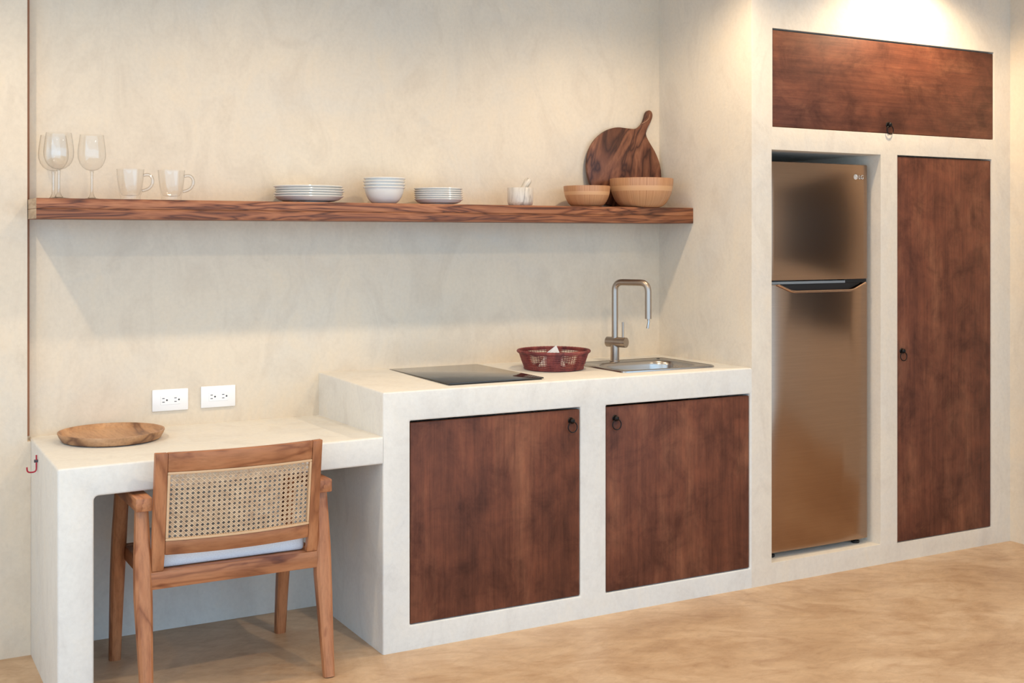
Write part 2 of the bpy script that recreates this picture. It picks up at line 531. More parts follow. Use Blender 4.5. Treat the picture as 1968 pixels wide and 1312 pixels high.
tag(obj('wall_right', bx(XE, XE + 0.1, -3.5, 0.0, 0.0, CEIL), M_PLASTER), kind='structure')
tag(obj('wall_side', bx(-2.5, -2.4, -1.2, 0.1, 0.0, CEIL), M_PLASTER), kind='structure')
# dark panel added out of view on the right-hand wall; darkens the refrigerator's reflection
w1 = obj('added_dark_panel_1', bx(XE - 0.03, XE - 0.001, -2.34, -1.46, 0.86, 2.12, 0.004), M_ADDED_DARK_PANEL)
tag(w1, kind='structure')

# ------------------------------------------------------------------ masonry: desk, counter, tall cabinet
def ring_pull():
    bm = bmesh.new()
    n = 24
    tilt = 0.18
    # ring hangs from the knob; local origin on the door face, -Y outwards
    rr = 0.0195
    pts = []
    for i in range(n):
        a = 2 * math.pi * i / n
        x, z = rr * math.sin(a), rr * math.cos(a) - 0.0235
        pts.append((x + 0.002, -0.010 - 0.006 * (1 - math.cos(a)) * tilt, z))
    tube(bm, pts, 0.0021, 8, closed=True)
    s = bmesh.ops.create_uvsphere(bm, u_segments=14, v_segments=10, radius=0.0105)
    bmesh.ops.translate(bm, verts=s['verts'], vec=(0, -0.011, 0))
    c = bmesh.ops.create_cone(bm, cap_ends=True, segments=16, radius1=0.0125, radius2=0.010, depth=0.004, matrix=Matrix.Translation((0, -0.002, 0)) @ Matrix.Rotation(R(90), 4, 'X'))
    return to_mesh(bm, 'ring_pull', M_IRON)
PULL = ring_pull()
def door(root, org, x0, x1, z0, z1, m, pull, top_gap=0.006):
    g = 0.003
    d = obj('door', bx(x0 + g, x1 - g, -DC + 0.004, -DC + 0.026, z0 + g, z1 - top_gap, 0.0035, 2), m, root, origin=org)
    obj('ring_pull', PULL, None, d, loc=Vector((pull[0], -DC + 0.004, pull[1])) - Vector(org))
    return d

# desk: a plaster slab on a plaster leg, the counter carries its other end
HD, DU, DI, X0 = 0.7415, 0.6482, 0.1089, 0.003
org = (0.5, -0.32, 0)
desk = thing('plaster_desk', org, 'low cream plaster desk built between the left wall and the counter', 'desk')
bm = bmesh.new(); box(bm, X0, XC, -DC, 0.0, 0.0, HD)
cutter = bx(DI, XC + 0.5, -DC - 0.5, 0.5, -0.5, DU)
cb = cutter
es = [e for e in cb.edges if all(near(v.co.x, DI) and near(v.co.z, DU) for v in e.verts)]
bmesh.ops.bevel(cb, geom=es, offset=0.014, segments=4, profile=0.5, affect='EDGES')
bm = carve(bm, [cb])
soften(bm, 0.007, lambda a, b: (near(a.x, XC) and near(b.x, XC)) or (near(a.y, 0) and near(b.y, 0)) or (near(a.z, 0) and near(b.z, 0)))
for v in bm.verts:                       # trowelled by hand: the slab falls a little to the left
    if v.co.z > DU - 0.03:
        v.co.z += (-0.006 + 0.013 * (v.co.x - X0) / (XC - X0)) * (-v.co.y / DC)
obj('desk_body', bm, M_PLASTER_COOL_LIT, desk, origin=org)
obj('kneehole_tint', bx(DI, XC - 0.001, -0.004, -0.0005, 0.0005, DU - 0.001), M_PLASTER_COOL_LIT, desk, origin=org)  # thin sheet added over the back wall for a cooler-lit tone

# counter with two doors
LD = (1.1609, 1.8607, 0.0855, 0.7957)
RD = (1.9752, 2.6794, 0.0802, 0.7949)
SK = (2.118, 2.580, -0.548, -0.165)      # sink rim
org = ((XC + XT) / 2, -0.32, 0)
counter = thing('kitchen_counter', org, 'cream plaster kitchen counter with two brown wooden doors', 'counter')
bm = bmesh.new(); box(bm, XC, XT, -DC, 0.0, 0.0, HC)
cuts = [bx(a, b, -DC - 0.5, -DC + 0.35, c, d) for a, b, c, d in (LD, RD)]
cuts.append(bx(SK[0] + 0.03, SK[1] - 0.03, SK[2] + 0.025, SK[3] - 0.06, 0.70, 1.5))
bm = carve(bm, cuts)
soften(bm, 0.006, lambda a, b: (near(a.x, XT) and near(b.x, XT)) or (near(a.y, 0) and near(b.y, 0)) or (near(a.z, 0) and near(b.z, 0)) or
       (near(a.x, XC) and near(b.x, XC) and max(a.z, b.z) < 0.7) or a.y > -0.6 and near(a.z, HC) and near(b.z, HC) and a.x > XC + 0.1 and b.x > XC + 0.1 and b.y > -0.6)
for v in bm.verts:
    if near(v.co.y, 0) and v.co.z > HC - 0.02 and v.co.x < XC + 0.2: v.co.z += 0.008
obj('counter_body', bm, M_PLASTER_COOL_LIT, counter, origin=org)
door(counter, org, *LD, M_STAIN_V, (1.8190, 0.7480), 0.008)
door(counter, org, *RD, M_STAIN_V, (2.0175, 0.7430), 0.008)

# tall cabinet round the refrigerator
TD = (2.7976, 4.1476, 1.8908, 2.3001)
CD = (3.5171, 4.1312, 0.0802, 1.7985)
FO = (2.7936, 3.4034, 0.0878, 1.7967)
org = ((XT + XE) / 2, -0.32, 0)
tall = thing('tall_cabinet', org, 'full-height cream plaster cabinet with brown doors around the refrigerator alcove', 'cabinet')
bm = bmesh.new(); box(bm, XT, XE, -DC, 0.0, 0.0, CEIL)
cuts = [bx(a, b, -DC - 0.5, -DC + 0.35, c, d) for a, b, c, d in (TD, CD)]
cuts.append(bx(FO[0], FO[1] + 0.012, -DC - 0.5, -0.02, FO[2], FO[3]))
bm = carve(bm, cuts)
soften(bm, 0.007, lambda a, b: (near(a.x, XE) and near(b.x, XE)) or (near(a.y, 0) and near(b.y, 0)) or (near(a.z, 0) and near(b.z, 0)) or (near(a.z, CEIL) and near(b.z, CEIL)) or
       (near(a.x, XT) and near(b.x, XT) and False))
obj('cabinet_body', bm, M_PLASTER_MID, tall, origin=org)
door(tall, org, *TD, M_STAIN_H, (3.464, 1.9300), 0.007)
door(tall, org, *CD, M_STAIN_V, (3.547, 0.9300), 0.006)

# ------------------------------------------------------------------ refrigerator
FX0, FX1, FY = 2.806, 3.394, -0.600
FZ0, FZ1, FG0, FG1 = 0.112, 1.752, 1.236, 1.252
org = ((FX0 + FX1) / 2, -0.33, FO[2])
fridge = thing('refrigerator', org, 'bronze-toned steel two-door refrigerator standing in the plaster alcove', 'refrigerator')
obj('cabinet_shell', bx(FX0 + 0.004, FX1 - 0.004, FY + 0.062, -0.05, FZ0 + 0.012, FZ1 - 0.012, 0.004), M_FRIDGE_SIDE, fridge, origin=org)
def fridge_panel(z0, z1, pocket=None):
    """door leaf whose front swells slightly and rolls back at the sides"""
    n = 28
    front = []
    for i in range(n + 1):
        u = -1 + 2 * i / n
        u = math.copysign(1 - (1 - abs(u)) ** 1.6, u)
        x = (FX0 + FX1) / 2 + u * (FX1 - FX0) / 2
        y = FY + 0.006 * u * u + 0.022 * max(0.0, (abs(u) - 0.93) / 0.07) ** 2
        front.append((x, y))
    outline = front + [(FX1, FY + 0.06), (FX0, FY + 0.06)]
    b2 = prism(outline, lambda u, v, w: (u, v, z0 + w), z1 - z0)
    es = [e for e in b2.edges if near(e.verts[0].co.z, e.verts[1].co.z) and min(e.verts[0].co.y, e.verts[1].co.y) < FY + 0.03]
    bmesh.ops.bevel(b2, geom=es, offset=0.003, segments=2, profile=0.5, affect='EDGES')
    if pocket is not None:
        b2 = carve(b2, [pocket])
    return b2
obj('freezer_door', fridge_panel(FG1, FZ1), M_FRIDGE, fridge, origin=org, angle=25)
PX = [(2.866, FG0 + 0.02), (2.866, FG0 - 0.001), (2.944, FG0 - 0.030), (3.282, FG0 - 0.030), (3.358, FG0 - 0.001), (3.358, FG0 + 0.02)]
pk = prism(PX, lambda u, v, w: (u, FY - 0.02 + w, v), 0.055)
lower = obj('fresh_food_door', fridge_panel(FZ0, FG0, pk), M_FRIDGE, fridge, origin=org, angle=25)
inn = [(2.872, FG0 - 0.001), (2.947, FG0 - 0.0285), (3.279, FG0 - 0.0285), (3.352, FG0 - 0.001)]
hp = obj('handle_pocket', prism(inn, lambda u, v, w: (u, FY + 0.016 + w, v), 0.016), M_BLACK, lower, origin=org)
bm = bmesh.new()
tube(bm, arc_path([(2.860, FY - 0.001, FG0 - 0.001), (2.942, FY - 0.003, FG0 - 0.0325), (3.284, FY - 0.003, FG0 - 0.0325), (3.362, FY - 0.001, FG0 - 0.001)], 0.02, 5), 0.0045, 8)
obj('handle_trim', bm, M_TRIM_GOLD, lower, origin=org)
obj('door_gasket', bx(FX0 + 0.006, 3.25, FY + 0.008, FY + 0.05, FG0 + 0.0005, FG1 - 0.005), M_GREY, fridge, origin=org)
obj('door_gap', bx(3.2501, FX1 - 0.012, FY + 0.014, FY + 0.05, FG0 + 0.0005, FG1 - 0.0005), M_BLACK, fridge, origin=org)
for fx in (FX0 + 0.05, FX1 - 0.052):
    b3 = lathe([(0, 0), (0.016, 0), (0.018, 0.003), (0.018, 0.010), (0.009, 0.012), (0.009, 0.036), (0, 0.036)], 18)
    bmesh.ops.translate(b3, verts=b3.verts, vec=(fx, FY + 0.040, FO[2]))
    obj('levelling_foot', b3, M_BLACK, fridge, origin=org)
# round emblem and two letters near the top right corner
fzd = [c for c in fridge.children if c.name.startswith('freezer_door')][0]
b4 = bmesh.new()
bmesh.ops.create_circle(b4, cap_ends=True, segments=32, radius=0.0115, matrix=Matrix.Translation((3.307, FY + 0.0016, 1.698)) @ Matrix.Rotation(R(90), 4, 'X'))
r4 = bmesh.ops.extrude_face_region(b4, geom=list(b4.faces))
bmesh.ops.translate(b4, verts=[v for v in r4['geom'] if isinstance(v, bmesh.types.BMVert)], vec=(0, 0.004, 0))
emb = obj('emblem', b4, M_LOGO, fzd, origin=org)
b5 = bmesh.new()
ga = [(3.307 + 0.0085 * math.cos(a), FY + 0.0014, 1.698 + 0.0085 * math.sin(a)) for a in [R(75 + 285 * i / 20) for i in range(21)]]
tube(b5, ga + [(3.3095, FY + 0.0014, 1.698)], 0.0007, 6)
tube(b5, [(3.3065, FY + 0.0014, 1.7025), (3.3065, FY + 0.0014, 1.6935), (3.3095, FY + 0.0014, 1.6935)], 0.0007, 6)
bmesh.ops.create_uvsphere(b5, u_segments=8, v_segments=6, radius=0.0011, matrix=Matrix.Translation((3.3030, FY + 0.0014, 1.7015)))
obj('emblem_mark', b5, M_LOGO_DARK, fzd, origin=org)
fc = bpy.data.curves.new('letters', 'FONT'); fc.body = 'LG'; fc.size = 0.025; fc.extrude = 0.0008; fc.align_x = 'LEFT'
fo_ = bpy.data.objects.new('letters', fc); COL.objects.link(fo_)
dg = bpy.context.evaluated_depsgraph_get()
lm = bpy.data.meshes.new_from_object(fo_.evaluated_get(dg)); bpy.data.objects.remove(fo_)
lm.transform(Matrix.Rotation(R(90), 4, 'X')); lm.materials.clear(); lm.materials.append(M_LOGO)
lo = obj('brand_lettering', lm, None, fzd, loc=Vector((3.3235, FY + 0.0022, 1.6892)) - Vector(org))

# ------------------------------------------------------------------ shelf
SD, SZ0, SZM, SZ1 = 0.2533, 1.4948, 1.5285, 1.5626
org = ((XL + XT) / 2, -SD / 2, SZ0)
shelf = thing('wall_shelf', org, 'long thick brown wooden shelf running along the niche wall', 'shelf')
XS0, XS1 = XL + 0.002, XT - 0.001
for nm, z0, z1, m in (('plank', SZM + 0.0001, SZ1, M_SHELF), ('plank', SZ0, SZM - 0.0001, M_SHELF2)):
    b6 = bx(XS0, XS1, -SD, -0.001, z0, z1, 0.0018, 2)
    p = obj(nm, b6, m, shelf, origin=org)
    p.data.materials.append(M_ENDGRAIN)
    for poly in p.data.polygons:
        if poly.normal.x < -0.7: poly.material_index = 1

# ------------------------------------------------------------------ crockery and glass on the shelf
def plate_profile(rad, h, foot, t=0.0035):
    w = rad - foot
    out = [(0, 0.003), (foot - 0.004, 0.003), (foot - 0.003, 0), (foot, 0), (foot + 0.001, 0.003),
           (foot + w * 0.40, h * 0.20), (foot + w * 0.70, h * 0.42), (rad - 0.0050, h - 0.0060), (rad - 0.0012, h - 0.0042), (rad, h - 0.0022), (rad - 0.0008, h - 0.0006), (rad - 0.0025, h)]
    inn = [(rad - 0.0060, h - 0.0012), (foot + w * 0.66, h * 0.42 + 0.0025), (foot + w * 0.36, h * 0.20 + t), (foot * 0.9, 0.003 + t), (0, 0.003 + t)]
    return out + inn
def bowl_profile(rad, h, foot, t=0.004, end=90, lip=0.0):
    pts = []
    n = 14
    e = R(end)
    for i in range(n + 1):
        a = i / n * e
        pts.append((foot + (rad - lip - foot) * math.sin(a) / math.sin(e), (h - lip) * (1 - math.cos(a)) / (1 - math.cos(e))))
    out = [(0, 0.002), (foot - 0.004, 0.002), (foot - 0.003, 0)] + pts
    inn = [(max(0.0, r - t), z * (1 - t / h) + t) for r, z in reversed(pts)]
    if lip:
        edge = [(rad - lip * 0.3, h - lip * 1.2), (rad, h - lip * 0.8), (rad, h - lip * 0.3), (rad - lip * 0.4, h)]
        inn = inn[1:]
    else:
        edge = [(rad - t * 0.5, h + 0.0008)]
        inn[0] = (rad - t, h)
    return out + edge + inn[:-1] + [(foot * 0.8, t + 0.002), (0, t + 0.002)]
ordn = ['bottom', 'second from bottom', 'third from bottom', 'fourth from bottom', 'fifth from bottom', 'sixth from bottom']
me_big = to_mesh(lathe(plate_profile(0.130, 0.0265, 0.072), 64), 'dinner_plate', M_CERAMIC)
for i in range(5):
    lab = ('top' if i == 4 else ordn[i]) + ' of the large white plates stacked left of the bowls'
    o = obj('dinner_plate', me_big, None, loc=(0.973 + (0.0, -0.002, 0.003, 0.0015, -0.003)[i], -0.130, SZ1 + 0.0002 + i * 0.0092))
    tag(o, lab, 'plate', 'stack of large white plates')
me_small = to_mesh(lathe(plate_profile(0.0972, 0.0235, 0.056), 56), 'side_plate', M_CERAMIC)
for i in range(6):
    lab = ('top' if i == 5 else ordn[i]) + ' of the small white plates stacked right of the bowls'
    o = obj('side_plate', me_small, None, loc=(1.5085 + (0.001, 0.001, 0.0005, -0.001, -0.0015, -0.001)[i], -0.138, SZ1 + 0.0002 + i * 0.0085))
    tag(o, lab, 'plate', 'stack of small white plates')
me_bowl = to_mesh(lathe(bowl_profile(0.0818, 0.066, 0.034, 0.0022, 72, 0.0042), 56), 'cereal_bowl', M_CERAMIC)
for i in range(4):
    lab = ('top' if i == 3 else ordn[i]) + ' of the white bowls stacked between the two plate stacks'
    o = obj('cereal_bowl', me_bowl, None, loc=(1.275 + (0, 0.001, -0.0008, 0.0012)[i], -0.140, SZ1 + 0.0002 + i * 0.0118))
    tag(o, lab, 'bowl', 'stack of white bowls')

# wine glasses
def glass_bowl():
    prof = [(0.0, 0.098), (0.008, 0.0985), (0.020, 0.102), (0.033, 0.111), (0.042, 0.124), (0.0475, 0.141), (0.0485, 0.156), (0.047, 0.178), (0.0435, 0.202), (0.0405, 0.2215)]
    inner = [(r - 0.0013, z + (0.0012 if z < 0.13 else 0)) for r, z in reversed(prof[1:])] + [(0, 0.1005)]
    return lathe(prof + inner, 48)
def glass_stem():
    return lathe([(0, 0.097), (0.007, 0.0965), (0.0052, 0.088), (0.0046, 0.070), (0.0046, 0.040), (0.0055, 0.022), (0.0095, 0.010), (0.014, 0.0055), (0, 0.0050)], 24)
def glass_foot():
    return lathe([(0, 0.0048), (0.014, 0.0048), (0.034, 0.0016), (0.0345, 0.0008), (0.034, 0), (0, 0)], 40)
wg = thing('wine_glass', (0.0735, -0.186, SZ1 + 0.0002), 'clear wine glass standing in front, overlapping another at the left end', 'wine glass', 'wine glasses on the shelf')
obj('bowl', glass_bowl(), M_GLASS, wg); obj('stem', glass_stem(), M_GLASS_THICK, wg); obj('foot', glass_foot(), M_GLASS_THICK, wg)
wg2 = copy_thing(wg, (0.0735, -0.066, SZ1 + 0.0002), 'clear wine glass half hidden behind another, nearest the left wall')
wg3 = copy_thing(wg, (0.186, -0.150, SZ1 + 0.0002), 'clear wine glass standing alone beside the glass mugs')
wg2.scale = (1.02, 1.02, 1.0); wg3.scale = (0.95, 0.95, 1.0)

# glass mugs: pressed glass, wider at the mouth, fluted towards a squarish foot
def mug_body():
    bm = bmesh.new()
    seg = 48
    prof = [(0.0, 0.0), (0.031, 0.0), (0.0345, 0.002), (0.0355, 0.006), (0.0345, 0.011), (0.0375, 0.024), (0.0405, 0.045), (0.0435, 0.070), (0.0455, 0.092), (0.0465, 0.1065)]
    inn = [(0.0445, 0.1065), (0.0435, 0.092), (0.0415, 0.070), (0.038, 0.045), (0.034, 0.026), (0.028, 0.016), (0.0, 0.014)]
    rings = []
    for r, z in prof + inn:
        if r == 0.0: rings.append([bm.verts.new((0, 0, z))]); continue
        flute = 0.07 * max(0.0, 1 - z / 0.075)
        ring = []
        for i in range(seg):
            a = 2 * math.pi * i / seg
            rr = r * (1 - flute * (0.5 - 0.5 * math.cos(8 * a)))
            ring.append(bm.verts.new((rr * math.cos(a), rr * math.sin(a), z)))
        rings.append(ring)
    for a, b in zip(rings, rings[1:]):
        for i in range(seg):
            j = (i + 1) % seg
            if len(a) == 1: bm.faces.new((a[0], b[j], b[i]))
            elif len(b) == 1: bm.faces.new((a[i], a[j], b[0]))
            else: bm.faces.new((a[i], a[j], b[j], b[i]))
    return bm
def mug_handle():
    bm = bmesh.new()
    pts = [(0.0445, 0, 0.086), (0.056, 0, 0.090), (0.068, 0, 0.087), (0.0755, 0, 0.076), (0.0765, 0, 0.062), (0.071, 0, 0.047), (0.058, 0, 0.036), (0.0395, 0, 0.032)]
    sm = []
    for i in range(len(pts) - 1):
        for t in (0, 0.5):
            sm.append(Vector(pts[i]).lerp(Vector(pts[i + 1]), t))
    sm.append(Vector(pts[-1]))
    for _ in range(2):
        sm = [sm[0]] + [(sm[i - 1] + sm[i] * 2 + sm[i + 1]) / 4 for i in range(1, len(sm) - 1)] + [sm[-1]]
    tube(bm, sm, 0.0052, 10)
    return bm
mg = thing('glass_mug', (0.3126, -0.160, SZ1 + 0.0002), 'clear glass mug with a handle next to the wine glasses', 'mug', 'glass mugs on the shelf', rz=R(-22))
obj('cup', mug_body(), M_GLASS, mg); obj('handle', mug_handle(), M_GLASS_THICK, mg)
mg2 = copy_thing(mg, (0.4538, -0.160, SZ1 + 0.0002), 'clear glass mug with a handle, the one nearer the large plates')

# mortar and pestle
mo = lathe([(0, 0), (0.043, 0), (0.050, 0.006), (0.0535, 0.017), (0.0535, 0.073), (0.0525, 0.075), (0.0445, 0.075), (0.0435, 0.073), (0.042, 0.035), (0.032, 0.019), (0, 0.014)], 40)
mortar = obj('mortar', mo, M_MARBLE, loc=(1.876, -0.150, SZ1 + 0.0002))
tag(mortar, 'small white marble mortar on the shelf', 'mortar')
pe = lathe([(0, 0), (0.010, 0.001), (0.0145, 0.006), (0.0155, 0.014), (0.0135, 0.026), (0.0125, 0.045), (0.0135, 0.070), (0.0150, 0.088), (0.0150, 0.104), (0.0115, 0.112), (0, 0.114)], 24)
pestle = obj('pestle', pe, M_MARBLE, loc=(1.858, -0.146, SZ1 + 0.021))
pestle.rotation_euler = (R(-4), R(36), 0)
tag(pestle, 'white marble pestle leaning inside the mortar', 'pestle')

# bamboo bowls
sb = obj('bamboo_bowl', lathe(bowl_profile(0.0995, 0.088, 0.050, 0.006), 56), M_BAMBOO, loc=(2.201, -0.150, SZ1 + 0.0002))
tag(sb, 'smaller pale bamboo bowl on the shelf in front of the board', 'bowl', 'bamboo bowls on the shelf')
lb = obj('bamboo_bowl', lathe(bowl_profile(0.1374, 0.124, 0.070, 0.008), 64), M_BAMBOO, loc=(2.4563, -0.188, SZ1 + 0.0002))
tag(lb, 'larger pale bamboo bowl at the right end of the shelf', 'bowl', 'bamboo bowls on the shelf')

# round cutting board leaning on the wall (outline in metres: x along the wall, z up the board)
neck_l = [(2.590, 1.973), (2.576, 1.946), (2.556, 1.927), (2.533, 1.918)]
body_l = [(2.487, 1.921), (2.437, 1.924), (2.381, 1.908), (2.331, 1.875), (2.293, 1.831), (2.275, 1.774), (2.274, 1.720), (2.288, 1.665), (2.320, 1.615), (2.368, 1.580), (2.425, 1.565), (2.480, 1.5632), (2.535, 1.571), (2.590, 1.590), (2.636, 1.620), (2.664, 1.660), (2.673, 1.702)]
body_r = [(2.669, 1.760), (2.645, 1.817), (2.611, 1.863), (2.593, 1.894)]
neck_r = [(2.598, 1.915), (2.607, 1.932), (2.628, 1.964), (2.635, 1.986), (2.629, 2.004), (2.614, 2.009), (2.598, 1.998)]
out = neck_l + body_l + body_r + neck_r
def smooth_closed(pts, it=2):
    for _ in range(it):
        q = []
        n = len(pts)
        for i in range(n):
            a, b = Vector(pts[i]), Vector(pts[(i + 1) % n])
            q.append(tuple(a.lerp(b, 0.25))); q.append(tuple(a.lerp(b, 0.75)))
        pts = q
    return pts
out = smooth_closed([(x - 2.475, z - SZ1) for x, z in out], 2)
mz = min(z for x, z in out)
bb = prism([(x, z - mz) for x, z in out], lambda u, v, w: (u, -0.016 + w, v), 0.016)
es = [e for e in bb.edges if len(e.link_faces) == 2 and e.calc_face_angle(0) > R(60)]
bmesh.ops.bevel(bb, geom=es, offset=0.003, segments=2, profile=0.5, affect='EDGES')
board = thing('cutting_board', (2.475, -0.031, SZ1 + 0.001), 'round dark wooden cutting board with a handle leaning against the wall', 'cutting board')
board.rotation_euler = (R(-3.0), 0, 0)
obj('board', bb, M_BOARD, board, angle=40)
b7 = bmesh.new()
tube(b7, [(0.140, -0.0185, 0.424), (0.135, -0.0185, 0.405), (0.120, -0.0185, 0.392), (0.104, -0.0185, 0.384), (0.100, -0.012, 0.381)], 0.0019, 8)
obj('thong', b7, M_STRAP, board)

# ------------------------------------------------------------------ things on the counter
# hob
hx0, hx1, hy0, hy1 = 1.343, 1.738, -0.575, -0.030
hob = thing('induction_hob', ((hx0 + hx1) / 2, (hy0 + hy1) / 2, HC + 0.0002), 'flat black glass hob lying on the counter', 'hob')
hw, hd = (hx1 - hx0) / 2, (hy1 - hy0) / 2
obj('glass_top', bx(-hw, hw, -hd, hd, 0.0035, 0.0085, 0.0018, 2), M_HOB, hob)
obj('underframe', bx(-hw + 0.006, hw - 0.006, -hd + 0.006, hd - 0.006, 0.0, 0.0035), M_BLACK, hob)

# sink
def rrect(x0, x1, y0, y1, r, z, k=8):
    pts = []
    for cx, cy, a0 in ((x1 - r, y1 - r, 0), (x0 + r, y1 - r, 90), (x0 + r, y0 + r, 180), (x1 - r, y0 + r, 270)):
        for i in range(k + 1):
            a = R(a0 + 90 * i / k)
            pts.append((cx + r * math.cos(a), cy + r * math.sin(a), z))
    return pts
org = ((SK[0] + SK[1]) / 2, (SK[2] + SK[3]) / 2, HC)
sink = thing('sink', org, 'stainless steel sink set into the counter right of the basket', 'sink')
loops = [rrect(SK[0], SK[1], SK[2], SK[3], 0.025, HC + 0.0004),
         rrect(SK[0] + 0.001, SK[1] - 0.001, SK[2] + 0.001, SK[3] - 0.001, 0.025, HC + 0.006),
         rrect(SK[0] + 0.006, SK[1] - 0.006, SK[2] + 0.006, SK[3] - 0.006, 0.022, HC + 0.0085),
         rrect(SK[0] + 0.013, SK[1] - 0.013, SK[2] + 0.013, SK[3] - 0.013, 0.018, HC + 0.0055)]
bx0, bx1, by0, by1 = SK[0] + 0.040, SK[1] - 0.040, SK[2] + 0.034, SK[3] - 0.078
loops += [rrect(bx0, bx1, by0, by1, 0.085, HC + 0.005), rrect(bx0 + 0.004, bx1 - 0.004, by0 + 0.004, by1 - 0.004, 0.083, HC + 0.001),
          rrect(bx0 + 0.008, bx1 - 0.008, by0 + 0.008, by1 - 0.008, 0.080, HC - 0.012),
          rrect(bx0 + 0.014, bx1 - 0.014, by0 + 0.014, by1 - 0.014, 0.076, HC - 0.110),
          rrect(bx0 + 0.022, bx1 - 0.022, by0 + 0.022, by1 - 0.022, 0.070, HC - 0.132),
          rrect(bx0 + 0.040, bx1 - 0.040, by0 + 0.040, by1 - 0.040, 0.055, HC - 0.142)]
bs = bmesh.new()
rings = [[bs.verts.new(p) for p in lp] for lp in loops]
for a, b in zip(rings, rings[1:]):
    n = len(a)
    for i in range(n):
        bs.faces.new((a[i], a[(i + 1) % n], b[(i + 1) % n], b[i]))
bs.faces.new(rings[-1])
obj('basin', bs, M_SINK, sink, origin=org, angle=50)
dr = lathe([(0, 0.002), (0.022, 0.002), (0.030, 0.004), (0.034, 0.003), (0.035, 0)], 28)
bmesh.ops.translate(dr, verts=dr.verts, vec=((bx0 + bx1) / 2, (by0 + by1) / 2, HC - 0.142))
obj('drain', dr, M_TAP, sink, origin=org)
for cx in (SK[0] + 0.040, SK[1] - 0.040):
    ds_ = lathe([(0, 0.0022), (0.006, 0.0020), (0.0075, 0.0)], 14)
    bmesh.ops.translate(ds_, verts=ds_.verts, vec=(cx, SK[3] - 0.030 if cx > 2.3 else SK[3] - 0.03, HC + 0.0058))
    obj('rim_plug', ds_, M_SLOT, sink, origin=org)

# tap
tap = thing('kitchen_tap', (2.308, -0.203, HC + 0.0058), 'brushed metal tap with a squared arch spout behind the sink', 'tap')
obj('tap_body', lathe([(0, 0), (0.0205, 0), (0.0205, 0.004), (0.0185, 0.006), (0.0185, 0.075), (0, 0.075)], 28), M_TAP, tap)
dv = Vector((0.066, -0.150, 0))
b8 = bmesh.new()
tube(b8, arc_path([(0, 0, 0.072), (0, 0, 0.338), (dv.x, dv.y, 0.338), (dv.x, dv.y, 0.188)], 0.038, 8), 0.0135, 18)
obj('spout', b8, M_TAP, tap)
b9 = bmesh.new()
av = Vector((0.42, -0.91, 0)).normalized()
tube(b9, [Vector((0, 0, 0.083)) - av * 0.038, Vector((0, 0, 0.083)) + av * 0.056], 0.0215, 24)
cart = obj('cartridge', b9, M_TAP, tap)
b10 = bmesh.new()
lp_ = Vector((0, 0, 0.083)) + av * 0.040
tube(b10, [lp_, lp_ + Vector((0, 0, 0.086))], 0.0048, 12)
obj('lever', b10, M_TAP, cart)
b11 = bmesh.new()
tube(b11, [(dv.x, dv.y, 0.192), (dv.x + 0.003, dv.y, 0.176), (dv.x - 0.001, dv.y, 0.160), (dv.x - 0.003, dv.y, 0.148)], [0.0055, 0.0055, 0.005, 0.0062], 12)
obj('nozzle', b11, M_SINK, tap)

# basket
org = (1.955, -0.285, HC + 0.0004)
basket = thing('woven_basket', org, 'red woven reed basket between the hob and the sink', 'basket')
bk = bmesh.new()
H, RB, RT = 0.074, 0.116, 0.143
nr, seg = 10, 96
def brad(z): 
    t = z / H
    return RB + (RT - RB) * (t ** 0.9)
def openness(a):
    return 0.62 + 0.5 * math.cos(6 * a + 3.25)
for k in range(nr):
    z = 0.006 + (H - 0.012) * k / (nr - 1)
    edge = k < 1 or k > nr - 2
    pts, rd = [], []
    for i in range(seg):
        a = 2 * math.pi * i / seg
        rr = brad(z) + 0.0012 * math.sin(a * 48 + k * math.pi)
        pts.append((rr * math.cos(a), rr * math.sin(a), z + 0.0006 * math.sin(9 * a + k)))
        rd.append(0.0037 if edge else 0.0037 - 0.0023 * max(0.0, min(1.0, (openness(a) - 0.42) * 5)))
    tube(bk, pts, rd, 6, closed=True)
for i in range(72):
    a = 2 * math.pi * i / 72
    tube(bk, [(brad(z) * math.cos(a), brad(z) * math.sin(a), z) for z in (0.003, H * 0.33, H * 0.66, H - 0.002)], 0.0010 if openness(a) > 0.5 else 0.0024, 5)
wv = obj('weave', bk, M_REED, basket); tag(wv, kind='stuff')
br = bmesh.new()
n = 120
pts = [((RT + 0.001) * math.cos(2 * math.pi * i / n), (RT + 0.001) * math.sin(2 * math.pi * i / n), H) for i in range(n)]
tube(br, pts, [0.0058 + 0.0007 * (i % 2) for i in range(n)], 8, closed=True)
obj('rim', br, M_REED, basket)
obj('base', lathe([(0, 0), (RB - 0.004, 0), (RB + 0.002, 0.002), (RB + 0.002, 0.005), (RB - 0.004, 0.006), (0, 0.006)], 48), M_REED, basket)
# folded paper packet in the basket
pk2 = bmesh.new()
vs = [pk2.verts.new(p) for p in ((-0.060, -0.008, 0), (0.052, -0.008, 0), (0.014, -0.006, 0.086), (-0.060, 0.010, 0), (0.052, 0.010, 0), (0.014, 0.002, 0.086), (-0.022, -0.009, 0.058), (-0.022, 0.006, 0.058))]
for f in ((0, 1, 2, 6), (3, 7, 5, 4), (0, 3, 4, 1), (1, 4, 5, 2), (2, 5, 7, 6), (6, 7, 3, 0)):
    pk2.faces.new([vs[i] for i in f])
packet = obj('paper_packet', pk2, M_PAPER, smooth=False, loc=(1.972, -0.250, HC + 0.0070))
packet.rotation_euler = (R(-6), 0, R(-30))
tag(packet, 'small white folded paper packet inside the red basket', 'packet')

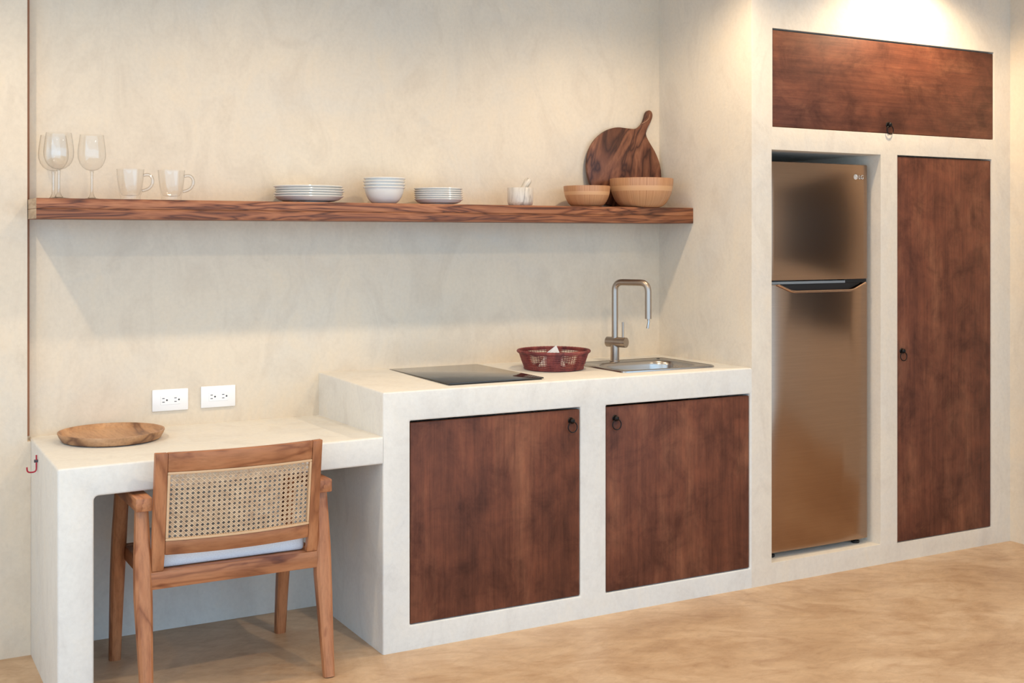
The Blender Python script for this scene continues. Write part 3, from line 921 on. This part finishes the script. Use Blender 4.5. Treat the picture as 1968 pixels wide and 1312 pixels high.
# ------------------------------------------------------------------ tray, sockets and hook at the desk
tr_prof = [(0, 0), (0.154, 0), (0.162, 0.003), (0.171, 0.017), (0.1755, 0.028), (0.175, 0.031), (0.170, 0.031), (0.165, 0.026), (0.159, 0.0195), (0.150, 0.0175), (0, 0.0175)]
tray = obj('wooden_tray', lathe(tr_prof, 72), M_TRAY, loc=(0.245, -0.186, HD - 0.0008))
tag(tray, 'round shallow wooden tray lying on the desk', 'tray')

def outlet(x0, x1, z0, z1, label):
    cx, cz = (x0 + x1) / 2, (z0 + z1) / 2
    t = thing('wall_outlet', (cx, 0, cz), label, 'outlet', 'white wall outlets above the desk')
    w, h = (x1 - x0) / 2, (z1 - z0) / 2
    obj('cover_plate', bx(-w, w, -0.007, -0.0002, -h, h, 0.002, 2), M_PLASTIC, t)
    rc = obj('receptacle', bx(-0.036, 0.036, -0.0082, -0.006, -0.0165, 0.0165, 0.0008, 1), M_PLASTIC, t)
    for sx in (-0.0255, 0.018):
        for sz in (-0.0065, 0.0065):
            obj('slot', bx(sx - 0.0042, sx + 0.0042, -0.0086, -0.008, sz - 0.0012, sz + 0.0012), M_SLOT, rc, smooth=False)
        bh = bmesh.new()
        bmesh.ops.create_cone(bh, cap_ends=True, segments=14, radius1=0.0031, radius2=0.0031, depth=0.0006, matrix=Matrix.Translation((sx + 0.0125, -0.0083, 0)) @ Matrix.Rotation(R(90), 4, 'X'))
        obj('earth_hole', bh, M_SLOT, rc, smooth=False)
    return t
outlet(0.4211, 0.5510, 0.7990, 0.8781, 'white double wall outlet closer to the wooden tray')
outlet(0.5980, 0.7273, 0.8003, 0.8800, 'white double wall outlet closer to the kitchen counter')

hk = thing('wall_hook', (X0, -0.223, 0.688), 'small red wire hook on the left side of the desk', 'hook')
b12 = bmesh.new()
tube(b12, arc_path([(-0.005, 0, 0.026), (-0.005, 0, -0.030), (-0.034, 0, -0.030), (-0.034, 0, -0.012)], 0.012, 6), 0.0026, 10)
obj('wire', b12, M_RED, hk)
b13 = bmesh.new()
bmesh.ops.create_cone(b13, cap_ends=True, segments=14, radius1=0.005, radius2=0.0045, depth=0.012, matrix=Matrix.Translation((-0.006, 0, 0.006)) @ Matrix.Rotation(R(90), 4, 'Y'))
obj('screw', b13, M_SCREW, hk)

# ------------------------------------------------------------------ chair
chair = thing('cane_armchair', (0.536, -0.475, 0), 'teak armchair with a woven cane back pushed under the desk', 'chair')
LX = 0.290
for s in (-1, 1):
    bl = bmesh.new()                         # rear leg: kicks back to the floor
    P = [(s * LX, -0.262, 0.0), (s * LX, -0.240, 0.12), (s * LX, -0.205, 0.32), (s * LX, -0.196, 0.42), (s * LX, -0.180, 0.595)]
    tube(bl, P, [0.0180, 0.0215, 0.0275, 0.0270, 0.0200], 16, power=3.2)
    obj('leg', bl, M_TEAK_Z, chair)
for s in (-1, 1):
    bl = bmesh.new()                         # front leg: leans the other way
    P = [(s * LX, 0.242, 0.0), (s * LX, 0.222, 0.15), (s * LX, 0.196, 0.30), (s * LX, 0.170, 0.42), (s * LX, 0.120, 0.595)]
    tube(bl, P, [0.0195, 0.0215, 0.0235, 0.0240, 0.0225], 16, power=3.2)
    obj('leg', bl, M_TEAK_Z, chair)
for s in (-1, 1):
    xa, xb = sorted((s * 0.266, s * 0.316))
    ar = obj('armrest', bx(xa, xb, -0.226, 0.165, 0.5935, 0.6355, 0.004, 2), M_TEAK_Y, chair)
    dw = bmesh.new()
    bmesh.ops.create_cone(dw, cap_ends=True, segments=18, radius1=0.0065, radius2=0.0065, depth=0.002, matrix=Matrix.Translation((s * 0.291, -0.2265, 0.613)) @ Matrix.Rotation(R(90), 4, 'X'))
    obj('dowel', dw, M_TEAK_Z, ar)
obj('seat_rail', bx(-0.272, 0.268, -0.220, -0.194, 0.349, 0.403, 0.003, 2), M_TEAK_X, chair)
obj('seat_rail', bx(-0.268, 0.268, 0.165, 0.190, 0.352, 0.403, 0.003, 2), M_TEAK_X, chair)
for s in (-1, 1):
    xa, xb = sorted((s * 0.250, s * 0.272))
    obj('side_rail', bx(xa, xb, -0.193, 0.164, 0.352, 0.400, 0.003, 2), M_TEAK_Y, chair)
obj('seat_panel', bx(-0.249, 0.249, -0.193, 0.164, 0.385, 0.402), M_TEAK_X, chair)
# cushion
cu = bmesh.new(); box(cu, -0.236, 0.236, -0.185, 0.175, 0.4025, 0.452)
bmesh.ops.bevel(cu, geom=list(cu.edges), offset=0.018, segments=4, profile=0.6, affect='EDGES')
cus = obj('seat_cushion', cu, M_CUSHION, chair, angle=80)
tag(cus, 'flat white canvas seat cushion')
# curved back
BW = 0.2665
def back_y(x, z): return -0.205 - 0.055 * (z - 0.40) / 0.375 - 0.036 * (1 - (x / BW) ** 2) * min(1.0, max(0.0, (z - 0.40) / 0.05))
def back_slab(x0, x1, z0, z1, t0, t1, nx=14, nz=4, bev=0.003):
    """slab following the curved back; t0, t1 are offsets away from the sitter"""
    bm = bmesh.new()
    g = [[[bm.verts.new((x0 + (x1 - x0) * i / nx, back_y(x0 + (x1 - x0) * i / nx, z0 + (z1 - z0) * j / nz) - t, z0 + (z1 - z0) * j / nz)) for j in range(nz + 1)] for i in range(nx + 1)] for t in (t0, t1)]
    for L in (0, 1):
        for i in range(nx):
            for j in range(nz):
                bm.faces.new((g[L][i][j], g[L][i + 1][j], g[L][i + 1][j + 1], g[L][i][j + 1]))
    for i in range(nx):
        for j in (0, nz):
            bm.faces.new((g[0][i][j], g[0][i + 1][j], g[1][i + 1][j], g[1][i][j]))
    for j in range(nz):
        for i in (0, nx):
            bm.faces.new((g[0][i][j], g[0][i][j + 1], g[1][i][j + 1], g[1][i][j]))
    bmesh.ops.recalc_face_normals(bm, faces=bm.faces)
    es = [e for e in bm.edges if e.calc_face_angle(0) > R(50)]
    bmesh.ops.bevel(bm, geom=es, offset=bev, segments=2, profile=0.5, affect='EDGES')
    return bm
ZT, CZ0, CZ1, LZ = 0.776, 0.500, 0.716, 0.455
SW = 0.036
for x0, x1 in ((-BW, -BW + SW), (BW - SW, BW)):
    obj('back_stile', back_slab(x0, x1, 0.4035, ZT, -0.013, 0.012, 2, 12), M_TEAK_Z, chair)
obj('back_rail', back_slab(-BW + SW + 0.0003, BW - SW - 0.0003, CZ1 + 0.001, ZT, -0.013, 0.011, 18, 2), M_TEAK_X, chair)
obj('back_rail', back_slab(-BW + SW + 0.0003, BW - SW - 0.0003, LZ, CZ0 - 0.001, -0.013, 0.011, 18, 2), M_TEAK_X, chair)
cx0, cx1 = -BW + SW + 0.0006, BW - SW - 0.0006
# rattan spline round the cane
cb = bmesh.new()
pitch = (cx1 - cx0 - 0.010) / 28
gx0, gz0 = cx0 + 0.005, CZ0 + 0.005
gx1, gz1 = cx1 - 0.005, CZ1 - 0.005
def ribbon(p0, p1, width, off, seg):
    """flat cane strand laid on the curved back between two (x, z) points"""
    (xa, za), (xb, zb) = p0, p1
    dx, dz = xb - xa, zb - za
    L = math.hypot(dx, dz)
    if L < 0.002: return
    nx_, nz_ = -dz / L * width / 2, dx / L * width / 2
    rows = []
    for i in range(seg + 1):
        t = i / seg
        x, z = xa + dx * t, za + dz * t
        row = []
        for sgn, o in ((1, off), (-1, off), (-1, off - 0.0009), (1, off - 0.0009)):
            row.append(cb.verts.new((x + sgn * nx_, back_y(x, z) - o, z + sgn * nz_)))
        rows.append(row)
    for a, b in zip(rows, rows[1:]):
        for k in range(4):
            cb.faces.new((a[k], a[(k + 1) % 4], b[(k + 1) % 4], b[k]))
nzr = int(round((gz1 - gz0) / (pitch * 0.93)))
pz = (gz1 - gz0) / nzr
for i in range(29):
    x = gx0 + i * pitch
    for d in (-0.0017, 0.0017):
        if gx0 - 0.004 <= x + d <= gx1 + 0.004: ribbon((x + d, CZ0), (x + d, CZ1), 0.0026, 0.0012, 6)
for j in range(nzr + 1):
    z = gz0 + j * pz
    for d in (-0.0015, 0.0015):
        ribbon((cx0, z + d), (cx1, z + d), 0.0023, 0.0004, 24)
W_, H_ = (gx1 - gx0) / pitch, (gz1 - gz0) / pz
for sgn in (1, -1):
    for k in range(-int(H_) - 1, int(W_) + int(H_) + 2):
        c = k + 0.5                                  # line u = c + sgn * v in cell units
        pts = []
        for v in (0.0, H_):
            pts.append([c + sgn * v, v])
        (u0, v0), (u1, v1) = pts
        def clip(u, v):
            if u < 0: return (0.0, (0 - c) * sgn)
            if u > W_: return (W_, (W_ - c) * sgn)
            return (u, v)
        if (u0 < 0 and u1 < 0) or (u0 > W_ and u1 > W_): continue
        a_, b_ = clip(u0, v0), clip(u1, v1)
        ribbon((gx0 + a_[0] * pitch, gz0 + a_[1] * pz), (gx0 + b_[0] * pitch, gz0 + b_[1] * pz), 0.0027, 0.0021 if sgn > 0 else 0.0029, 12)
cp = obj('cane_panel', cb, M_CANE, chair, smooth=False)
tag(cp, 'open woven natural cane panel of the chair back', kind='stuff')
tw = 0.0075
for x0, x1, z0, z1, nx in ((cx0, cx1, CZ1 - tw, CZ1 + 0.0004, 18), (cx0, cx1, CZ0 - 0.0004, CZ0 + tw, 18), (cx0, cx0 + tw, CZ0 + tw + 0.0003, CZ1 - tw - 0.0003, 2), (cx1 - tw, cx1, CZ0 + tw + 0.0003, CZ1 - tw - 0.0003, 2)):
    obj('rattan_spline', back_slab(x0, x1, z0, z1, -0.004, 0.0125, nx, 2 if nx > 2 else 8, 0.0015), M_CANE_TRIM, cp)
